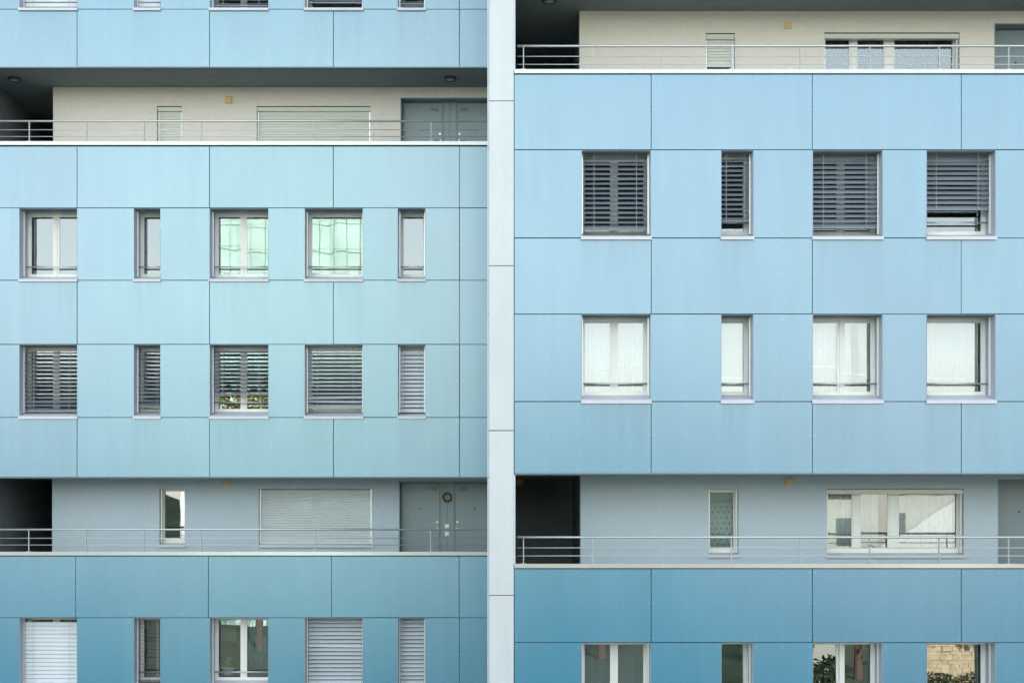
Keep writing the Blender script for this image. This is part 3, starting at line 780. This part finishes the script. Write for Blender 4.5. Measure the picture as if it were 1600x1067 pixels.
ctn(DR, 1344, 1357, 500, 592, 'curtain_cream', 'narrow cream curtain hanging in the dark right pane of the half-open window', folds=2, amp=.012, lean=-.05, group=G)
ctn(DR, 1438, 1527, 500, 618, 'curtain_white', 'white pleated curtain filling the wide single window at the far right', folds=13, amp=.026, group=G)
ctn(DR, 906, 956, 1000, 1130, 'curtain_blue', 'dark blue-grey curtain, left pane of the bottom window beside the pillar', folds=9, amp=.02, group=G)
ctn(DR, 962, 1004, 1000, 1130, 'curtain_blue', 'dark blue-grey curtain, right pane of the bottom window beside the pillar', folds=9, amp=.02, lean=.05, group=G)
ctn(DL, 388, 420, 960, 1066, 'curtain_blue', 'blue-grey sheer curtain beside the potted plant in the bottom left window', folds=6, amp=.02, group=G)
yc = RYB + .22 + .12
ctn(DR, 1285, 1332, 46, 150, 'curtain_grey', 'dark grey-green curtain, left pane of the upper gallery window', y=yc, folds=7, amp=.02, group=G)
ctn(DR, 1336, 1386, 46, 150, 'curtain_grey', 'dark grey-green curtain, middle pane of the upper gallery window', y=yc, folds=7, amp=.02, group=G)
ctn(DR, 1394, 1496, 46, 150, 'curtain_grey', 'dark grey-green curtain, wide right pane of the upper gallery window', y=yc, folds=14, amp=.02, group=G)
ctn(DR, 1288, 1334, 766, 860, 'curtain_pale', 'pale pleated curtain, left pane of the lower gallery window', y=yc, folds=7, amp=.02, group=G)
ctn(DR, 1345, 1372, 766, 860, 'curtain_pale', 'pale pleated curtain, middle pane of the lower gallery window', y=yc, folds=5, amp=.02, group=G)
ctn(DR, 1402, 1488, 766, 860, 'curtain_pale', 'pale pleated curtain, wide right pane of the lower gallery window', y=yc, folds=12, amp=.02, group=G)
# dotted half curtain and lace in the narrow window of the lower right gallery
x0, x1 = PX(1106, yc), PX(1150, yc)
dc = curtain(x0, x1, PZ(862, yc), PZ(785, yc), yc, 'curtain_dotted', 'blue-grey half curtain with dark dots in the narrow lower gallery window', folds=5, amp=.006)
mb = MB()
for i in range(5):
    for j in range(9):
        cx = x0 + (x1 - x0) * (i + .35 + .4 * (j % 2)) / 5; cz = PZ(859 - j * 8.4, yc); r = .012
        if cx > x1 - .02: continue
        mb.tube((cx, yc - .016, cz), (cx, yc - .0075, cz), r, 8)
build('dots', mb, 'dot_dark', dc)
curtain(x0, x1, PZ(786, yc + .05), PZ(762, yc + .05), yc + .05, 'curtain_white', 'short white lace valance above the dotted half curtain', folds=8, amp=.008)
# potted plant in the bottom left window
py_ = DL + REV + .27; px_, pz_ = PX(357, py_), PZ(1055, py_)
pl = thing('potted_plant', (px_, py_, pz_), 'leafy houseplant in a pale blue bowl behind the bottom left window', 'plant')
mb = MB(); n = 20; prof = [(.07, 0), (.10, .03), (.135, .11), (.155, .19), (.148, .19), (.12, .12), (.02, .10)]
vs = [(px_ + math.cos(i * math.tau / n) * r, py_ + math.sin(i * math.tau / n) * r, pz_ + h) for r, h in prof for i in range(n)]
mb.add(vs, [(j * n + i, j * n + (i + 1) % n, (j + 1) * n + (i + 1) % n, (j + 1) * n + i) for j in range(len(prof) - 1) for i in range(n)] + [tuple(range(n))[::-1], tuple(range(6 * n, 7 * n))])
build('bowl', mb, 'bowl', pl, smooth=True)
mb = MB(); rnd = random.Random(5)
for i in range(46):
    a = rnd.uniform(0, math.tau); el = rnd.uniform(.25, 1.3); l = rnd.uniform(.18, .36)
    d = Vector((math.cos(a) * math.cos(el), math.sin(a) * math.cos(el) * .6, math.sin(el))); u = d.cross(Vector((0, 0, 1))).normalized() * .028
    b0 = Vector((px_, py_, pz_ + .15)); m1 = b0 + d * l * .6 + Vector((0, 0, .02)); e = b0 + d * l + Vector((0, 0, -.03))
    mb.add([b0, m1 - u, e, m1 + u, m1 + Vector((0, 0, .008))], [(0, 1, 4), (1, 2, 4), (2, 3, 4), (3, 0, 4)])
build('leaves', mb, 'plant_leaf', pl)
mb = MB(); mb.box(px_ - .5, px_ + .5, py_ - .14, py_ + .2, pz_ - .04, pz_ - .001); tag(build('window_board', mb, 'furniture'), 'dark inner window board carrying the potted plant', 'shelf')
y = DL + REV + 1.2
mb = MB(); mb.box(PX(346, y), PX(370, y), y, y + .02, PZ(1000, y), PZ(960, y)); tag(build('poster', mb, 'poster'), 'pale green poster on the wall behind the potted plant', 'poster')
y = DL + REV + .5
mb = MB(); mb.box(PX(205, y), PX(252, y), y, y + .2, PZ(1058, y), PZ(1046, y)); tag(build('cushion', mb, 'wine_cloth'), 'wine red cushion behind the narrow open blind, bottom left', 'cushion')

# ------------------------------------------------------------------ across the street: what the panes mirror
def leaf_cloud(mb, c, rad, n, size, rnd):
    for i in range(n):
        while True:
            p = Vector((rnd.uniform(-1, 1), rnd.uniform(-1, 1), rnd.uniform(-1, 1)))
            if .35 < p.length < 1: break
        q = Vector(c) + Vector((p.x * rad[0], p.y * rad[1], p.z * rad[2]))
        d = Vector((rnd.gauss(0, 1), rnd.gauss(0, 1), rnd.gauss(0, 1))).normalized(); u = d.orthogonal().normalized(); s = size * rnd.uniform(.6, 1.3)
        mb.add([q - d * s, q + u * s * .5, q + d * s, q - u * s * .5], [(0, 1, 2, 3)])
def tree(x, y, h, r, leaf, label, seed):
    rnd = random.Random(seed); t = thing('tree', (x, y, 0), label, 'tree', 'trees across the street')
    mb = MB(); mb.tube((x, y, -.1), (x, y, h * .55), r * .07, 10, r * .035)
    cl = []
    for k in range(9):
        a = rnd.uniform(0, math.tau); zz = h * rnd.uniform(.42, .9); rr = r * rnd.uniform(.2, .65) * (1.15 - abs(zz / h - .65))
        e = (x + math.cos(a) * rr, y + math.sin(a) * rr, zz); cl.append(e); mb.tube((x, y, h * rnd.uniform(.3, .52)), e, r * .025, 6, .01)
    build('trunk', mb, 'bark', t)
    mb = MB()
    for e in cl: leaf_cloud(mb, e, (r * .5, r * .5, r * .42), 330, .16, rnd)
    leaf_cloud(mb, (x, y, h * .68), (r * .75, r * .75, h * .28), 700, .17, rnd)
    build('crown', mb, leaf, t)
def shrub(x, y):
    rnd = random.Random(16); t = thing('shrub', (x, y, 0), 'low shrub at the foot of the mirrored stone wall', 'shrub')
    mb = MB()
    for k in range(7): mb.tube((x + (k - 3) * .22, y, -.02), (x + (k - 3) * .3, y + rnd.uniform(-.2, .2), .5), .02, 5, .008)
    build('stems', mb, 'bark', t); mb = MB()
    for k in range(6): leaf_cloud(mb, (x - 1.3 + k * .52, y, .30 + rnd.uniform(-.1, .2)), (.5, .4, .34), 150, .08, rnd)
    build('foliage', mb, 'leaf_dark', t)
tree(-13.2, -15, 15.6, 3.0, 'leaf_yellow', 'tall yellow autumn tree mirrored in the half-lowered blind window', 11)
tree(15.0, -13, 5.4, 3.0, 'leaf_dark', 'dark tree mirrored in the bottom window with the tilted sash', 12)
tree(21.6, -13.5, 6.0, 2.0, 'leaf_dark', 'dark shrubby tree right of the mirrored stone wall', 13)
shrub(19.9, -13.2)
tree(4.5, -20, 8.0, 3.2, 'leaf_dark', 'dark tree across the street opposite the white pillar', 14)
tree(-27, -24, 8.4, 3.4, 'leaf_dark', 'dark tree across the street at the far left', 15)
# building wrapped in green netting
sb = thing('scaffolded_building', (-14.5, -35, 0), 'tower wrapped in mint green scaffold netting, mirrored in the left windows', 'building')
mb = MB(); nx, nz = 60, 60; X0, X1, Z1, Yf = -19.6, -9.3, 36.0, -30.0
vs = []
for j in range(nz + 1):
    for i in range(nx + 1):
        u, v = i / nx, j / nz
        vs.append((X0 + (X1 - X0) * u, Yf + .22 * abs(math.sin(u * math.pi * 5)) * (.5 + .5 * abs(math.sin(v * math.pi * 14))) + .05 * math.sin(u * 40 + v * 17), Z1 * v))
mb.add(vs, [(j * (nx + 1) + i, j * (nx + 1) + i + 1, (j + 1) * (nx + 1) + i + 1, (j + 1) * (nx + 1) + i) for j in range(nz) for i in range(nx)])
mb.box(X0, X1, Yf - 11, Yf - .4, 0, Z1); build('netting', mb, 'net_green', sb)
for i in range(13):
    mb = MB(); xx = X0 + (X1 - X0) * i / 12; mb.tube((xx, Yf + .32, 0), (xx + random.uniform(-.1, .1), Yf + .32, Z1 + .6), .024, 6); build('standard', mb, 'tube', sb)
for j in range(1, 24):
    mb = MB(); mb.tube((X0 - .3, Yf + .40, j * 1.5), (X1 + .3, Yf + .40, j * 1.5 + random.uniform(-.25, .25)), .022, 6); build('ledger', mb, 'tube', sb)
# sunlit house with gable and outside stair wall
ho = thing('house', (24, -44, 0), 'cream sunlit house mirrored in the lower gallery window', 'house')
mb = MB(); mb.box(17, 33, -52, -40, 0, 9.0); build('wall', mb, 'cream_wall', ho)
mb = MB(); mb.prism_x(16.6, 33.4, [(-52.6, 8.9), (-39.4, 8.9), (-39.4, 9.1), (-46, 12.2), (-52.6, 9.1)]); build('roof', mb, 'tile', ho)
for xx in (18.4, 21.6, 24.8, 28.0, 31.0):
    for zz in (1.4, 5.6):
        mb = MB(); mb.box(xx - .55, xx + .55, -40.001, -39.93, zz, zz + 1.7); f = build('window', mb, 'room_dark', ho)
mb = MB(); mb.prism_x(0, 0, [(0, 0)]) if 0 else mb.add([(21.5, -37, 4.2), (27.5, -37, 4.2), (27.5, -37, 8.2), (21.5, -36.6, 4.2), (27.5, -36.6, 4.2), (27.5, -36.6, 8.2)], [(0, 1, 2), (3, 5, 4), (0, 3, 4, 1), (1, 4, 5, 2), (2, 5, 3, 0)])
mb.box(21.5, 27.5, -37, -36.6, 0, 4.199); build('stair_wall', mb, 'stair_white', ho)
# stone wall
sw = thing('stone_wall', (19.5, -14, 0), 'sunlit yellow stone wall mirrored in the bottom right window', 'wall')
rnd = random.Random(8); z = 0
while z < 3.4:
    hgt = rnd.uniform(.14, .26); x = 17.8
    while x < 21.2:
        w_ = rnd.uniform(.25, .6); mb = MB(); mb.box(x, x + w_ - .012, -14.4, -14 + rnd.uniform(-.04, .04), z, z + hgt - .012); build('stone', mb, 'stone', sw); x += w_
    z += hgt
mb = MB(); mb.box(17.9, 21.2, -14.38, -14.06, 0, z - .03); build('mortar', mb, 'concrete', sw)
# white mast far away and overhead wires of the railway
mt = thing('mast', (-44.7, -130, 0), 'far white mast mirrored in the narrow left gallery window', 'mast')
mb = MB(); mb.tube((-44.7, -130, 0), (-44.7, -130, 10.2), .55, 14, .42); build('shaft', mb, 'mast_white', mt, smooth=True)
mb = MB(); mb.tube((-44.7, -130, 10.2), (-44.7, -130, 10.8), .75, 14, .6); build('head', mb, 'mast_white', mt, smooth=True)
for k, (zz, yy, sag, lab) in enumerate(((13.4, -9, .7, 'upper overhead wire mirrored in the open left windows'), (12.0, -9.6, .5, 'middle overhead wire mirrored in the open left windows'), (11.7, -10.4, .2, 'lower overhead wire mirrored in the open left windows'))):
    mb = MB(); pts = [(-60 + 8 * i, yy, zz - sag * (1 - abs(((i % 4) - 2) / 2))) for i in range(16)]
    for p, q in zip(pts, pts[1:]): mb.tube(p, q, .02, 5)
    tag(build('overhead_wire', mb, 'tube'), lab, 'wire', 'overhead wires')
# wooded hillside closing the view across the valley
mb = MB(); rnd = random.Random(2); n = 240; prof = [(-120, -1, 0), (-165, .30, .3), (-210, .68, .8), (-245, .93, 1.2), (-270, 1, 1.6), (-340, .6, 0), (-420, -1, 0)]
vs = []
for y, q, j in prof:
    for i in range(n + 1):
        x = -420 + 3.5 * i; hgt = 22 + 3.5 * math.sin(i * .045 + 1) + 1.6 * math.sin(i * .17) + 2; hgt -= (hgt - 5) * math.exp(-((x + 75) / 20) ** 2)
        vs.append((x, y + rnd.uniform(-3, 3), (hgt * q if q > 0 else -1) + rnd.uniform(-1, 1) * j))
k = n + 1
mb.add(vs, [(j * k + i, j * k + i + 1, (j + 1) * k + i + 1, (j + 1) * k + i) for j in range(len(prof) - 1) for i in range(n)])
structure(build('hills', mb, 'hill_wood', origin=(0, -270, 0)))
